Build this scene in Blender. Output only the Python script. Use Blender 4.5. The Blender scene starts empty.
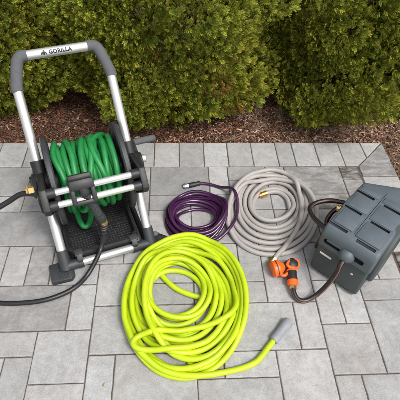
import bpy, bmesh, math, random
import numpy as np
from mathutils import Vector, Matrix
random.seed(7); RNG = np.random.default_rng(11)
R = math.radians
SC = bpy.context.scene
COL = SC.collection
S = 0.1                      # one paver module = 0.1 m; lengths below are in modules unless noted

# ------------------------------------------------------------------ camera
CAM_LOC = (5.2335, -5.7524, 16.0)
CM = np.array([[0.99830768, -0.04450808, 0.03742731],
               [-0.00806358, -0.74332985, -0.66887646],
               [0.05759125, 0.66744271, -0.74243079]])     # right, down, forward
FPX = 440.0
cam = bpy.data.cameras.new('camera'); camo = bpy.data.objects.new('camera', cam); COL.objects.link(camo)
cam.sensor_width = 36; cam.lens = 36 * FPX / 400; cam.clip_start = 0.05; cam.clip_end = 300
mw = Matrix.Identity(4)
for i in range(3):
    mw[i][0] = CM[0][i]; mw[i][1] = -CM[1][i]; mw[i][2] = -CM[2][i]; mw[i][3] = CAM_LOC[i] * S
camo.matrix_world = mw
SC.camera = camo

# ------------------------------------------------------------------ sky, sun, exposure (bright overcast)
SUN_EL, SUN_AZ = R(56), R(140)       # azimuth clockwise from +Y (behind the shrubs): light from the right, behind the camera
w = bpy.data.worlds.new('World'); SC.world = w; w.use_nodes = True
nt = w.node_tree; nt.nodes.clear()
sky = nt.nodes.new('ShaderNodeTexSky'); sky.sky_type = 'NISHITA'; sky.sun_disc = False
sky.sun_elevation = SUN_EL; sky.sun_rotation = SUN_AZ; sky.air_density = 1.0; sky.dust_density = 4.0; sky.ozone_density = 1.0
hs = nt.nodes.new('ShaderNodeHueSaturation'); hs.inputs['Saturation'].default_value = 0.25
bg = nt.nodes.new('ShaderNodeBackground'); bg.inputs['Strength'].default_value = 0.14
ow = nt.nodes.new('ShaderNodeOutputWorld')
nt.links.new(sky.outputs[0], hs.inputs['Color']); nt.links.new(hs.outputs[0], bg.inputs['Color']); nt.links.new(bg.outputs[0], ow.inputs[0])
sl = bpy.data.lights.new('sun', 'SUN'); sl.energy = 1.5; sl.angle = R(12); sl.color = (1, .965, .91)
so = bpy.data.objects.new('sun', sl); COL.objects.link(so)
sd = Vector((math.sin(SUN_AZ) * math.cos(SUN_EL), math.cos(SUN_AZ) * math.cos(SUN_EL), math.sin(SUN_EL)))
so.rotation_euler = sd.to_track_quat('Z', 'Y').to_euler(); so.location = sd * 8
vs = SC.view_settings; vs.view_transform = 'Standard'; vs.look = 'None'; vs.gamma = 1; vs.use_curve_mapping = False
vs.exposure = 0.68

# ------------------------------------------------------------------ node helpers
def srgb(r, g, b):
    f = lambda c: (c / 255 / 12.92) if c / 255 <= .04045 else ((c / 255 + .055) / 1.055) ** 2.4
    return (f(r), f(g), f(b), 1)

class NT:
    def __init__(self, name):
        self.m = bpy.data.materials.new(name); self.m.use_nodes = True
        self.t = self.m.node_tree; self.b = self.t.nodes['Principled BSDF']
    def n(self, typ, **kw):
        o = self.t.nodes.new(typ)
        for k, v in kw.items(): setattr(o, k, v)
        return o
    def l(self, a, b): self.t.links.new(a, b)
    def noise(self, scale, detail=5, rough=.6, vec=None, dist=0):
        o = self.n('ShaderNodeTexNoise'); o.inputs['Scale'].default_value = scale; o.inputs['Detail'].default_value = detail
        o.inputs['Roughness'].default_value = rough; o.inputs['Distortion'].default_value = dist
        self.l(vec or self.obj(), o.inputs['Vector']); return o.outputs['Fac']
    def obj(self):
        if not hasattr(self, '_tc'): self._tc = self.n('ShaderNodeTexCoord')
        return self._tc.outputs['Object']
    def ramp(self, fac, stops):
        o = self.n('ShaderNodeValToRGB'); e = o.color_ramp.elements
        while len(e) < len(stops): e.new(.5)
        for k, (p, c) in zip(e, stops):
            k.position = p; k.color = c if len(c) == 4 else (*c, 1)
        self.l(fac, o.inputs[0]); return o.outputs[0]
    def mix(self, fac, a, b, mode='MIX'):
        o = self.n('ShaderNodeMix', data_type='RGBA', blend_type=mode)
        for sck, v in ((0, fac), (6, a), (7, b)):
            if hasattr(v, 'is_output'): self.l(v, o.inputs[sck])
            else: o.inputs[sck].default_value = v if not isinstance(v, tuple) or len(v) == 4 else (*v, 1)
        return o.outputs[2]
    def math(self, op, a, b):
        o = self.n('ShaderNodeMath', operation=op)
        for i, v in enumerate((a, b)):
            if hasattr(v, 'is_output'): self.l(v, o.inputs[i])
            else: o.inputs[i].default_value = v
        return o.outputs[0]
    def attr(self, name):
        o = self.n('ShaderNodeAttribute', attribute_name=name); return o
    def bump(self, h, strength=.3, dist=.002):
        o = self.n('ShaderNodeBump'); o.inputs['Strength'].default_value = strength; o.inputs['Distance'].default_value = dist
        self.l(h, o.inputs['Height']); self.l(o.outputs[0], self.b.inputs['Normal'])
    def base(self, c):
        if hasattr(c, 'is_output'): self.l(c, self.b.inputs['Base Color'])
        else: self.b.inputs['Base Color'].default_value = c
    def set(self, **kw):
        for k, v in kw.items(): self.b.inputs[k.replace('_', ' ')].default_value = v

def plain(name, c, rough=.5, metal=0., var=.12, scale=60, bump=.1, spec=.5, bscale=None, bdist=.001):
    m = NT(name); c = c if len(c) == 4 else (*c, 1)
    d = tuple(x * (1 - var) for x in c[:3]); e = tuple(min(1, x * (1 + var)) for x in c[:3])
    f = m.noise(scale)
    m.base(m.ramp(f, [(.3, d), (.7, e)]))
    m.set(Roughness=rough, Metallic=metal, Specular_IOR_Level=spec)
    rr = m.n('ShaderNodeMapRange'); rr.inputs['To Min'].default_value = max(0, rough - .1); rr.inputs['To Max'].default_value = min(1, rough + .12)
    m.l(m.noise(scale * .35), rr.inputs['Value']); m.l(rr.outputs[0], m.b.inputs['Roughness'])
    if bump: m.bump(m.noise(bscale or scale * 6, 3), bump, bdist)
    return m.m

# ------------------------------------------------------------------ geometry helpers
def P(px, py, z=0.):            # point of the photograph standing z modules above the paving
    d = CM.T @ np.array([(px - 200) / FPX, (py - 200) / FPX, 1]); t = (z - CAM_LOC[2]) / d[2]
    return np.array([CAM_LOC[0] + t * d[0], CAM_LOC[1] + t * d[1], z])

class MB:
    def __init__(self): self.v = []; self.f = []; self.mi = []; self.k = 0
    def add(self, v, f, mi=0):
        b = self.k; v = np.asarray(v, float).reshape(-1, 3); self.v.append(v); self.k += len(v)
        self.f += [tuple(i + b for i in q) for q in f]
        self.mi += ([mi] * len(f) if isinstance(mi, int) else list(mi))
        return self
    def tube(self, path, r, n=12, closed=False, caps=True, mi=0, stripe=None, flat=1.0):
        p = np.asarray(path, float); m = len(p); rr = np.full(m, r) if np.isscalar(r) else np.asarray(r, float)
        t = np.gradient(p, axis=0); t /= np.linalg.norm(t, axis=1)[:, None] + 1e-12
        up = np.array([0, 0, 1.]) if abs(t[0][2]) < .9 else np.array([1., 0, 0])
        N = np.cross(up, t[0]); N /= np.linalg.norm(N); vs = []
        for i in range(m):
            N = N - t[i] * (N @ t[i]); N /= np.linalg.norm(N); B = np.cross(t[i], N)
            a = np.arange(n) * 2 * np.pi / n
            vs.append(p[i] + rr[i] * (np.cos(a)[:, None] * N + flat * np.sin(a)[:, None] * B))
        v = np.concatenate(vs); f = []; mi_ = []
        for i in range(m - 1):
            for j in range(n):
                f.append((i * n + j, i * n + (j + 1) % n, (i + 1) * n + (j + 1) % n, (i + 1) * n + j))
                mi_.append(stripe[j] if stripe else mi)
        if caps:
            f.append(tuple(range(n - 1, -1, -1))); f.append(tuple((m - 1) * n + j for j in range(n))); mi_ += [mi, mi]
        return self.add(v, f, mi_)
    def lathe(self, o, ax, prof, n=24, mi=0, caps=True):       # prof: (distance along axis, radius)
        o = np.asarray(o, float); ax = np.asarray(ax, float); ax = ax / np.linalg.norm(ax)
        u = np.cross(ax, [0, 0, 1.]); u = np.cross(ax, [1., 0, 0]) if np.linalg.norm(u) < .1 else u
        u /= np.linalg.norm(u); w_ = np.cross(ax, u); a = np.arange(n) * 2 * np.pi / n
        v = np.concatenate([o + ax * d + r * (np.cos(a)[:, None] * u + np.sin(a)[:, None] * w_) for d, r in prof]); m = len(prof); f = []
        for i in range(m - 1):
            for j in range(n): f.append((i * n + j, i * n + (j + 1) % n, (i + 1) * n + (j + 1) % n, (i + 1) * n + j))
        if caps:
            f.append(tuple(range(n - 1, -1, -1))); f.append(tuple((m - 1) * n + j for j in range(n)))
        return self.add(v, f, mi)
    def boxm(self, M, size, bev=.0, seg=2, mi=0):              # M: function local->world (modules); size centred
        bm = bmesh.new(); bmesh.ops.create_cube(bm, size=1)
        for v in bm.verts: v.co = Vector((v.co.x * size[0], v.co.y * size[1], v.co.z * size[2]))
        if bev: bmesh.ops.bevel(bm, geom=bm.edges[:], offset=bev, segments=seg, affect='EDGES', profile=.5)
        bm.verts.index_update()
        vv = [M(np.array(v.co)) for v in bm.verts]; ff = [tuple(v.index for v in f.verts) for f in bm.faces]; bm.free()
        return self.add(vv, ff, mi)
    def prism(self, poly, M, h0, h1, bev=0, mi=0, seg=2):      # polygon in local xy, extruded h0..h1 in local z
        bm = bmesh.new(); vs = [bm.verts.new((x, y, h0)) for x, y in poly]; f = bm.faces.new(vs)
        r = bmesh.ops.extrude_face_region(bm, geom=[f])
        for e in r['geom']:
            if isinstance(e, bmesh.types.BMVert): e.co.z = h1
        bmesh.ops.recalc_face_normals(bm, faces=bm.faces[:])
        if bev: bmesh.ops.bevel(bm, geom=bm.edges[:], offset=bev, segments=seg, affect='EDGES', profile=.5)
        bm.verts.index_update()
        vv = [M(np.array(v.co)) for v in bm.verts]; ff = [tuple(v.index for v in f.verts) for f in bm.faces]; bm.free()
        return self.add(vv, ff, mi)
    def build(self, name, mats, parent=None, smooth=35, origin=None):
        v = np.concatenate(self.v) * S
        o0 = np.array(origin, float) * S if origin is not None else np.zeros(3)
        if parent is not None: o0 = np.array(parent.matrix_world.translation) if parent.type == 'EMPTY' else np.array(parent.location)
        me = bpy.data.meshes.new(name); me.from_pydata((v - o0).tolist(), [], self.f)
        mats = mats if isinstance(mats, (list, tuple)) else [mats]
        for m in mats: me.materials.append(m)
        me.polygons.foreach_set('material_index', self.mi); me.update()
        bm = bmesh.new(); bm.from_mesh(me); bmesh.ops.recalc_face_normals(bm, faces=bm.faces[:]); bm.to_mesh(me); bm.free()
        me.shade_smooth()
        if smooth is not None: me.set_sharp_from_angle(angle=R(smooth))
        o = bpy.data.objects.new(name, me); COL.objects.link(o)
        if parent is not None: o.parent = parent
        else: o.location = o0
        return o
def empty(name, loc):
    o = bpy.data.objects.new(name, None); COL.objects.link(o); o.location = Vector(loc) * S; o.empty_display_size = .05
    bpy.context.view_layer.update(); return o
def tag(o, label=None, cat=None, group=None, kind=None):
    for k, v in (('label', label), ('category', cat), ('group', group), ('kind', kind)):
        if v: o[k] = v
    return o
def catmull(pts, step=.05):
    p = np.asarray(pts, float); p = np.vstack([2 * p[0] - p[1], p, 2 * p[-1] - p[-2]]); out = []
    for i in range(1, len(p) - 2):
        n = max(2, int(np.linalg.norm(p[i + 1] - p[i]) / step)); t = np.linspace(0, 1, n, endpoint=False)[:, None]
        out.append(.5 * ((2 * p[i]) + (-p[i - 1] + p[i + 1]) * t + (2 * p[i - 1] - 5 * p[i] + 4 * p[i + 1] - p[i + 2]) * t ** 2 + (-p[i - 1] + 3 * p[i] - 3 * p[i + 1] + p[i + 2]) * t ** 3))
    out.append(p[-2:-1]); return np.concatenate(out)
def resample(p, step):
    s = np.concatenate([[0], np.cumsum(np.linalg.norm(np.diff(p, axis=0), axis=1))]); n = int(s[-1] / step) + 1
    q = np.linspace(0, s[-1], n); return np.stack([np.interp(q, s, p[:, k]) for k in range(p.shape[1])], 1)
def gauss(a, sg):
    k = int(3 * sg); x = np.arange(-k, k + 1); g = np.exp(-x * x / (2 * sg * sg)); g /= g.sum()
    return np.convolve(np.pad(a, k, mode='edge'), g, 'valid')
def drape(xy, r, cap=3.0, obstacles=None, squash=.82, late=None, stiff=1.):
    """lay a hose of radius r along xy so that later strands ride over earlier ones (late: index ranges laid last)"""
    D = 2 * r * squash; n = len(xy); ds = np.linalg.norm(xy[1] - xy[0]); skip = max(3, int(2.5 * 2 * r / ds))
    z = np.full(n, r); pri = np.zeros(n); idx = np.arange(n)
    for k, (a, b_) in enumerate(late or []): pri[a:b_] = k + 1
    done = np.zeros(n, bool); ob = np.asarray(obstacles) if obstacles is not None else None
    for i in np.lexsort((idx, pri)):
        zz = r; d2 = ((xy - xy[i]) ** 2).sum(1); k = done & (d2 < D * D) & (np.abs(idx - i) > skip)
        if k.any(): zz = max(zz, (z[k] + np.sqrt(D * D - d2[k])).max())
        if ob is not None:
            d2 = ((ob[:, :2] - xy[i]) ** 2).sum(1); rr = (ob[:, 3] + r) * .9; k = d2 < rr * rr
            if k.any(): zz = max(zz, (ob[k, 2] + np.sqrt(rr[k] ** 2 - d2[k])).max())
        z[i] = min(zz, r + cap * 2 * r); done[i] = True
    sg = stiff * 2 * r / ds
    zm = z if ob is None or stiff < 2 else np.array([z[max(0, i - int(sg)):i + int(sg) + 1].max() for i in range(n)]) - .25 * r
    k2 = max(1, int(.35 * 2 * r / ds)); zm = np.maximum(zm, np.array([z[max(0, i - k2):i + k2 + 1].max() for i in range(n)]) - .3 * r)
    z2 = gauss(gauss(zm, sg * .8), sg * .5)
    return np.column_stack([xy, np.maximum(z2, r)])
def spiral_px(ext, th0, direction=1, per=40, frac=0.):
    out = []; n = len(ext); ext = np.asarray(ext, float)
    for k in range(int((n - 1 + frac) * per) + 1):
        u = k / per; i = min(int(u), n - 1); e = ext[i] + (ext[min(i + 1, n - 1)] - ext[i]) * ((lambda t: t * t * (3 - 2 * t))(u - i))
        th = th0 + direction * 2 * np.pi * u
        out.append(((e[0] + e[2]) / 2 + (e[2] - e[0]) / 2 * np.cos(th), (e[1] + e[3]) / 2 + (e[3] - e[1]) / 2 * np.sin(th)))
    return out
def px_path(pts, z=.15): return np.array([P(x, y, z)[:2] for x, y in pts])
def ident(o):
    o = np.array(o, float); return lambda v: o + v
def frame(o, x, y, z):
    o, x, y, z = (np.array(k, float) for k in (o, x, y, z)); return lambda v: o + v[0] * x + v[1] * y + v[2] * z
def unit(v): v = np.asarray(v, float); return v / np.linalg.norm(v)

# ------------------------------------------------------------------ materials
def m_paver():
    m = NT('concrete_paver'); a = m.attr('tone')
    n1 = m.noise(8, 7, .72, dist=.9); n2 = m.noise(38, 6, .7); n3 = m.noise(330, 3, .7); n4 = m.noise(4.5, 4, .6, dist=1.0)
    c = m.ramp(n1, [(.30, (.185, .182, .177)), (.5, (.30, .297, .292)), (.68, (.44, .437, .43))])
    c = m.mix(.5, c, m.ramp(n2, [(.32, (.20, .197, .193)), (.68, (.42, .418, .412))]))
    c = m.mix(.26, c, m.ramp(n3, [(.36, (.10, .094, .09)), (.58, (.45, .447, .44))]))
    pits = m.ramp(m.noise(120, 3, .6), [(.27, (0, 0, 0)), (.33, (1, 1, 1))])
    c = m.mix(1, c, m.mix(.55, (1, 1, 1), pits), 'MULTIPLY')
    st = m.ramp(n4, [(.58, (0, 0, 0)), (.74, (1, 1, 1))])
    c = m.mix(m.math('MULTIPLY', st, .35), c, (.235, .195, .165))
    c = m.mix(1, c, a.outputs['Color'], 'MULTIPLY')
    # brown grime that follows the damp corner of the paving
    gr = m.attr('grime'); mp = m.n('ShaderNodeMapping'); mp.inputs['Scale'].default_value = (1, 2.6, 1); m.l(m.obj(), mp.inputs[0])
    g2 = m.ramp(m.noise(9, 7, .75, vec=mp.outputs[0], dist=.25), [(.40, (0, 0, 0)), (.57, (1, 1, 1))])
    c = m.mix(m.math('MULTIPLY', gr.outputs['Fac'], m.math('ADD', m.math('MULTIPLY', g2, .95), .06)), c, (.060, .044, .033))
    m.base(c); m.set(Roughness=.85, Specular_IOR_Level=.3)
    m.bump(m.math('ADD', m.math('MULTIPLY', n3, .5), m.math('MULTIPLY', n2, .7)), .45, .0025); return m.m
def m_sand():
    m = NT('joint_sand'); n = m.noise(180, 5, .7)
    m.base(m.ramp(n, [(.3, (.04, .030, .024)), (.55, (.10, .074, .06)), (.75, (.20, .16, .135))])); m.set(Roughness=.95)
    m.bump(n, .8, .003); return m.m
def m_soil():
    m = NT('soil'); n1 = m.noise(14, 6, .7); n2 = m.noise(90, 6, .75, dist=.5)
    c = m.ramp(n2, [(.28, (.022, .013, .009)), (.5, (.085, .045, .03)), (.72, (.20, .125, .085))])
    c = m.mix(m.ramp(n1, [(.42, (0, 0, 0)), (.68, (1, 1, 1))]), c, m.ramp(n2, [(.3, (.06, .036, .026)), (.7, (.27, .19, .14))]))
    sx = m.n('ShaderNodeSeparateXYZ'); m.l(m.obj(), sx.inputs[0]); g = m.n('ShaderNodeMapRange'); g.inputs['From Min'].default_value = .55; g.inputs['From Max'].default_value = 1.15; m.l(sx.outputs[0], g.inputs['Value'])
    c = m.mix(m.math('MULTIPLY', g.outputs[0], .8), c, m.ramp(n2, [(.3, (.11, .072, .052)), (.5, (.22, .155, .12)), (.7, (.34, .255, .20))]))
    m.base(c); m.set(Roughness=.95); m.bump(n2, .9, .008); return m.m
def m_chip():
    m = NT('bark_chip'); a = m.attr('tint'); n = m.noise(160, 4, .7)
    m.base(m.mix(1, a.outputs['Color'], m.ramp(n, [(.3, (.55, .5, .5)), (.7, (1.2, 1.15, 1.1))]), 'MULTIPLY'))
    m.set(Roughness=.88, Specular_IOR_Level=.25); m.bump(n, .5, .002); return m.m
def m_leaf():
    m = NT('thuja_foliage'); a = m.attr('tint'); sep = m.n('ShaderNodeSeparateColor'); m.l(a.outputs['Color'], sep.inputs[0])
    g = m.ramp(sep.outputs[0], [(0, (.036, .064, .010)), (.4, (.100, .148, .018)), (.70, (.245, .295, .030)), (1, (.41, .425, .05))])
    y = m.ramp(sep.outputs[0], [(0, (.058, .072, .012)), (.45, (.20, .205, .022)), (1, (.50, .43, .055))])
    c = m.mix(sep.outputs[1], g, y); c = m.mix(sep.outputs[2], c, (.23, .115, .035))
    m.base(c); m.set(Roughness=.6, Specular_IOR_Level=.22)
    tr = m.n('ShaderNodeBsdfTranslucent'); m.l(c, tr.inputs[0]); mx = m.n('ShaderNodeMixShader'); mx.inputs[0].default_value = .25
    out = m.t.nodes['Material Output']; m.l(m.b.outputs[0], mx.inputs[1]); m.l(tr.outputs[0], mx.inputs[2]); m.l(mx.outputs[0], out.inputs[0]); return m.m
MT = dict(
    paver=m_paver(), sand=m_sand(), soil=m_soil(), chip=m_chip(), leaf=m_leaf(),
    bark=plain('shrub_bark', (.13, .085, .06), .9, 0, .4, 40, .8),
    alu=plain('brushed_aluminium', (.66, .67, .66), .36, .75, .05, 25, 0),
    blk=plain('black_plastic', (.014, .0145, .0155), .48, 0, .2, 50, .25, bscale=900),
    char=plain('charcoal_plastic', (.027, .029, .032), .5, 0, .15, 40, .3, bscale=900),
    foam=plain('grey_foam', (.085, .088, .096), .85, 0, .1, 60, .5, bscale=700),
    ink=plain('black_ink', (.012, .012, .013), .5, 0, .1, 60, 0),
    rub=plain('black_rubber', (.011, .011, .012), .36, 0, .25, 30, .15),
    green=plain('green_rubber', (.010, .175, .040), .46, 0, .2, 25, .15),
    lime=plain('lime_vinyl', (.40, .52, .006), .46, 0, .13, 14, .2, bscale=160),
    purple=plain('purple_vinyl', (.040, .008, .043), .24, 0, .25, 20, .08, spec=.6),
    grey=plain('taupe_vinyl', (.33, .305, .288), .5, 0, .07, 25, .25, bscale=250),
    sleeve=plain('grey_sleeve', (.22, .23, .25), .55, 0, .08, 60, .3),
    brass=plain('brass', (.83, .55, .22), .3, 1, .1, 80, 0),
    chrome=plain('chrome', (.30, .30, .32), .42, .7, .06, 80, 0),
    casing=plain('slate_plastic', (.077, .095, .110), .5, 0, .1, 30, .35, bscale=800),
    casing2=plain('dark_slate_plastic', (.045, .055, .056), .55, 0, .14, 30, .35, bscale=800),
    slot=plain('slot_black', (.012, .013, .014), .6, 0, .1, 60, 0),
    orange=plain('orange_plastic', (.80, .115, .012), .4, 0, .08, 60, .15),
    stripe=plain('orange_stripe', (.24, .075, .04), .5, 0, .1, 60, 0),
    pale=plain('white_label', (.74, .71, .67), .5, 0, .06, 60, 0),
    litter=plain('fallen_leaf', (.16, .19, .04), .6, 0, .25, 200, .2),
)

# ------------------------------------------------------------------ ground and paving
def sheet(name, x0, x1, y0, y1, z, mat, nx=1, ny=1, fn=None):
    xs = np.linspace(x0, x1, nx + 1); ys = np.linspace(y0, y1, ny + 1); X, Y = np.meshgrid(xs, ys)
    Z = np.full_like(X, z) if fn is None else fn(X, Y)
    v = np.stack([X, Y, Z], -1).reshape(-1, 3); f = [(j * (nx + 1) + i, j * (nx + 1) + i + 1, (j + 1) * (nx + 1) + i + 1, (j + 1) * (nx + 1) + i) for j in range(ny) for i in range(nx)]
    b = MB(); b.add(v, f); return b.build(name, mat, smooth=None)
def hnoise(X, Y, sc, seed=0):
    r = np.random.default_rng(seed); z = 0
    for k in range(7):
        a = r.uniform(0, 6.28); q = sc * r.uniform(.6, 1.7); z = z + np.sin((X * np.cos(a) + Y * np.sin(a)) * q + r.uniform(0, 6.28))
    return z / 3.2
EDGE_Y, EDGE_X = 12.93, 17.02
def soil_z(X, Y):
    m = np.clip(np.maximum(Y - EDGE_Y, X - EDGE_X) / 1.5, 0, 1)
    return -.30 + m * (.22 + .16 * hnoise(X, Y, .9, 3) + .06 * hnoise(X, Y, 3.1, 4))
tag(sheet('ground', -1500, 1500, -1500, 1500, -.9, MT['soil']), kind='structure')
tag(sheet('soil_bed', -30, 45, -20, 45, 0, MT['soil'], 260, 230, soil_z), kind='structure')
tag(sheet('sand', -30, EDGE_X - .05, -20, EDGE_Y - .05, -.04, MT['sand']), kind='structure')

RECTS = [(-3,-1,-1,1),(-1,0,-1,1),(-2,0,1,2),(0,2,0,2),(0,2,-2,0),(2,3,-1,1),(3,6,-1,1),(2,4,1,3),(4,6,1,3),(4,6,3,4),(1,2,2,4),(-2,1,2,4),
 (0,2,4,5),(-1,0,4,6),(-2,-1,4,6),(-4,-2,4,6),(-3,0,6,8),(2,4,3,5),(0,3,5,7),(3,4,5,7),(-5,-2,9,11),(-4,-2,8,9),(-2,0,8,9),(-2,-1,9,11),(-1,2,9,11),
 (0,2,8,9),(0,2,7,8),(2,4,7,8),(2,4,10,11),(2,4,8,10),(4,7,9,11),(4,6,8,9),(4,6,6,8),(6,8,8,9),(6,8,6,8),(7,8,9,11),(8,10,10,11),(8,10,8,10),
 (10,11,9,11),(11,14,9,11),(10,12,8,9),(12,14,8,9),(14,15,10,11),(14,15,8,10),(8,9,6,8),(9,10,6,8),(10,12,6,8),(12,15,6,8),(4,6,4,6),(6,8,5,6),
 (6,8,4,5),(8,9,4,6),(7,9,3,4),(6,7,3,4),(6,7,1,3),(7,10,1,3),(10,11,1,3),(9,11,3,6),(11,13,4,6),(11,12,2,4),(12,13,2,4),(13,14,4,6),(14,15,4,6),
 (13,15,3,4),(13,15,0,3),(11,13,0,2),(12,15,-2,0),(11,12,-2,0),(9,11,-2,1),(7,9,0,1),(6,7,0,1),(6,9,-2,0)]
occ = {}
for q in RECTS:
    for x in range(q[0], q[1]):
        for y in range(q[2], q[3]): occ[(x, y)] = occ.get((x, y), 0) + 1
if max(occ.values()) > 1: print('OVERLAP', [k for k, v in occ.items() if v > 1])
fill = []
rr_ = random.Random(5)
for y in range(10, -12, -1):
    for x in range(-16, 15):
        if (x, y) in occ: continue
        best = (1, 1)
        for wq, hq in rr_.sample([(2, 2), (3, 2), (2, 3), (2, 1), (1, 2)], 5):
            if all((x + i, y - j) not in occ and x + i < 15 and y - j > -12 for i in range(wq) for j in range(hq)): best = (wq, hq); break
        for i in range(best[0]):
            for j in range(best[1]): occ[(x + i, y - j)] = 1
        fill.append((x, x + best[0], y - best[1] + 1, y + 1))
if any(f[0] >= -4 and f[2] >= -1 for f in fill): print('FILLED inside', [f for f in fill if f[0] >= -4 and f[2] >= -1])
polys = [[(a, c), (b, c), (b, d), (a, d)] for a, b, c, d in RECTS + fill]
sj = [-13.4, -12.1, -10.75, -9.4, -8.05, -6.7, -5.35, -4.0, -2.62, -1.28, .08, 1.45, 2.8, 4.16, 5.5, 6.82, 8.12, 9.46, 10.82, 11.75, 13.05, 14.42]
for a, b in zip(sj[:-1], sj[1:]): polys.append([(a, 11), (b, 11), (b, EDGE_Y), (a, EDGE_Y)])
polys.append([(14.42, 11), (15.08, 11), (15.85, 11.8), (15.75, EDGE_Y), (14.42, EDGE_Y)])
polys[-1] = [(14.42, 11), (15.1, 11), (16.97, EDGE_Y), (15.72, EDGE_Y), (15.72, EDGE_Y)][:4]
polys[-1] = [(14.42, 11), (15.1, 11), (15.76, 11.66), (15.72, EDGE_Y), (14.42, EDGE_Y)]
polys.append([(15.77, 11.65), (16.95, EDGE_Y - .06), (16.88, EDGE_Y), (15.72, EDGE_Y)])
polys.append([(15.1, 11), (15.1, 10.22), (EDGE_X, 10.22), (EDGE_X, EDGE_Y)])
bj = [10.22, 8.9, 7.65, 6.45, 5.4, 4.1, 2.8, 1.5, .2, -1.1, -2.4, -3.7, -5, -6.3, -7.6, -8.9, -10.2, -11.5]
for a, b in zip(bj[1:], bj[:-1]): polys.append([(15.08, a), (EDGE_X, a), (EDGE_X, b), (15.08, b)])

def build_paving():
    V, F, T, G = [], [], [], []; rg = random.Random(21); base = 0
    dark = {(14, 15, 10, 11): .9, (11, 14, 9, 11): .5, (12, 14, 8, 9): .65, (14, 15, 8, 10): .4, (10, 11, 9, 11): .2, (6, 8, 4, 5): .2, (8, 10, 10, 11): .15, (-1, 0, 4, 6): .25, (-2, 1, 2, 4): .2, (11, 13, 0, 2): .1}
    for k, pl in enumerate(polys):
        ar = sum(x0 * y1 - x1 * y0 for (x0, y0), (x1, y1) in zip(pl, pl[1:] + pl[:1]))
        if ar < 0: pl = pl[::-1]
        pl = [np.array(p, float) for p in pl]; sub = []
        for p, q in zip(pl, pl[1:] + pl[:1]):
            m_ = max(1, int(np.linalg.norm(q - p) / .22)); e = unit(q - p); nn_ = np.array([-e[1], e[0]])
            for t_ in range(m_): sub.append(p + (q - p) * t_ / m_ + (nn_ * rg.gauss(0, .005) if t_ else 0))
        c0_ = sum(pl) / len(pl); pl = sub; n = len(pl)
        def inset(d):
            out = []
            for i in range(n):
                a, b, c = pl[i - 1], pl[i], pl[(i + 1) % n]
                e1 = unit(b - a); e2 = unit(c - b); n1 = np.array([-e1[1], e1[0]]); n2 = np.array([-e2[1], e2[0]])
                A = np.array([n1, n2]); out.append(np.linalg.solve(A, A @ b + d) if abs(np.linalg.det(A)) > .05 else b + n1 * d)
            return out
        jj = rg.uniform(.014, .022); zt = rg.uniform(-.008, .008); tx, ty = rg.uniform(-.004, .004), rg.uniform(-.004, .004)
        if len(polys) - len(bj) - 2 <= k <= len(polys) - len(bj): zt, tx, ty = (-.012 if k < len(polys) - len(bj) else .004), 0, 0
        c0 = c0_
        rings = [(inset(jj), -.55), (inset(jj), -.04), (inset(jj + .012), -.014), (inset(jj + .035), 0.)]
        grey = rg.gauss(1, .085); warm = rg.gauss(.004, .007)
        if rg.random() < .1: grey *= .86
        tone = (grey * (1 + warm), grey, grey * (1 - warm) * 1.005, 1)
        gri = dark.get((RECTS + fill)[k], 0) if k < len(RECTS) + len(fill) else 0
        if k == len(polys) - len(bj): gri = .5
        if k == len(polys) - len(bj) + 5: gri = 1.
        if k >= len(RECTS) + len(fill) and not gri: tone = tuple(x * 1.03 for x in tone[:3]) + (1,)
        for ring, z in rings:
            for p in ring: V.append((p[0], p[1], z + zt + (p[0] - c0[0]) * tx + (p[1] - c0[1]) * ty)); T.append(tone); G.append(gri)
        for q in range(3):
            for i in range(n): F.append((base + q * n + i, base + q * n + (i + 1) % n, base + (q + 1) * n + (i + 1) % n, base + (q + 1) * n + i))
        F.append(tuple(base + 3 * n + i for i in range(n))); base += 4 * n
    me = bpy.data.meshes.new('paving'); me.from_pydata((np.array(V) * S).tolist(), [], F); me.materials.append(MT['paver'])
    at = me.attributes.new('tone', 'FLOAT_COLOR', 'POINT'); at.data.foreach_set('color', np.array(T).ravel())
    at = me.attributes.new('grime', 'FLOAT', 'POINT'); at.data.foreach_set('value', np.array(G, float))
    o = bpy.data.objects.new('paving', me); COL.objects.link(o); tag(o, kind='structure')
build_paving()

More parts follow.
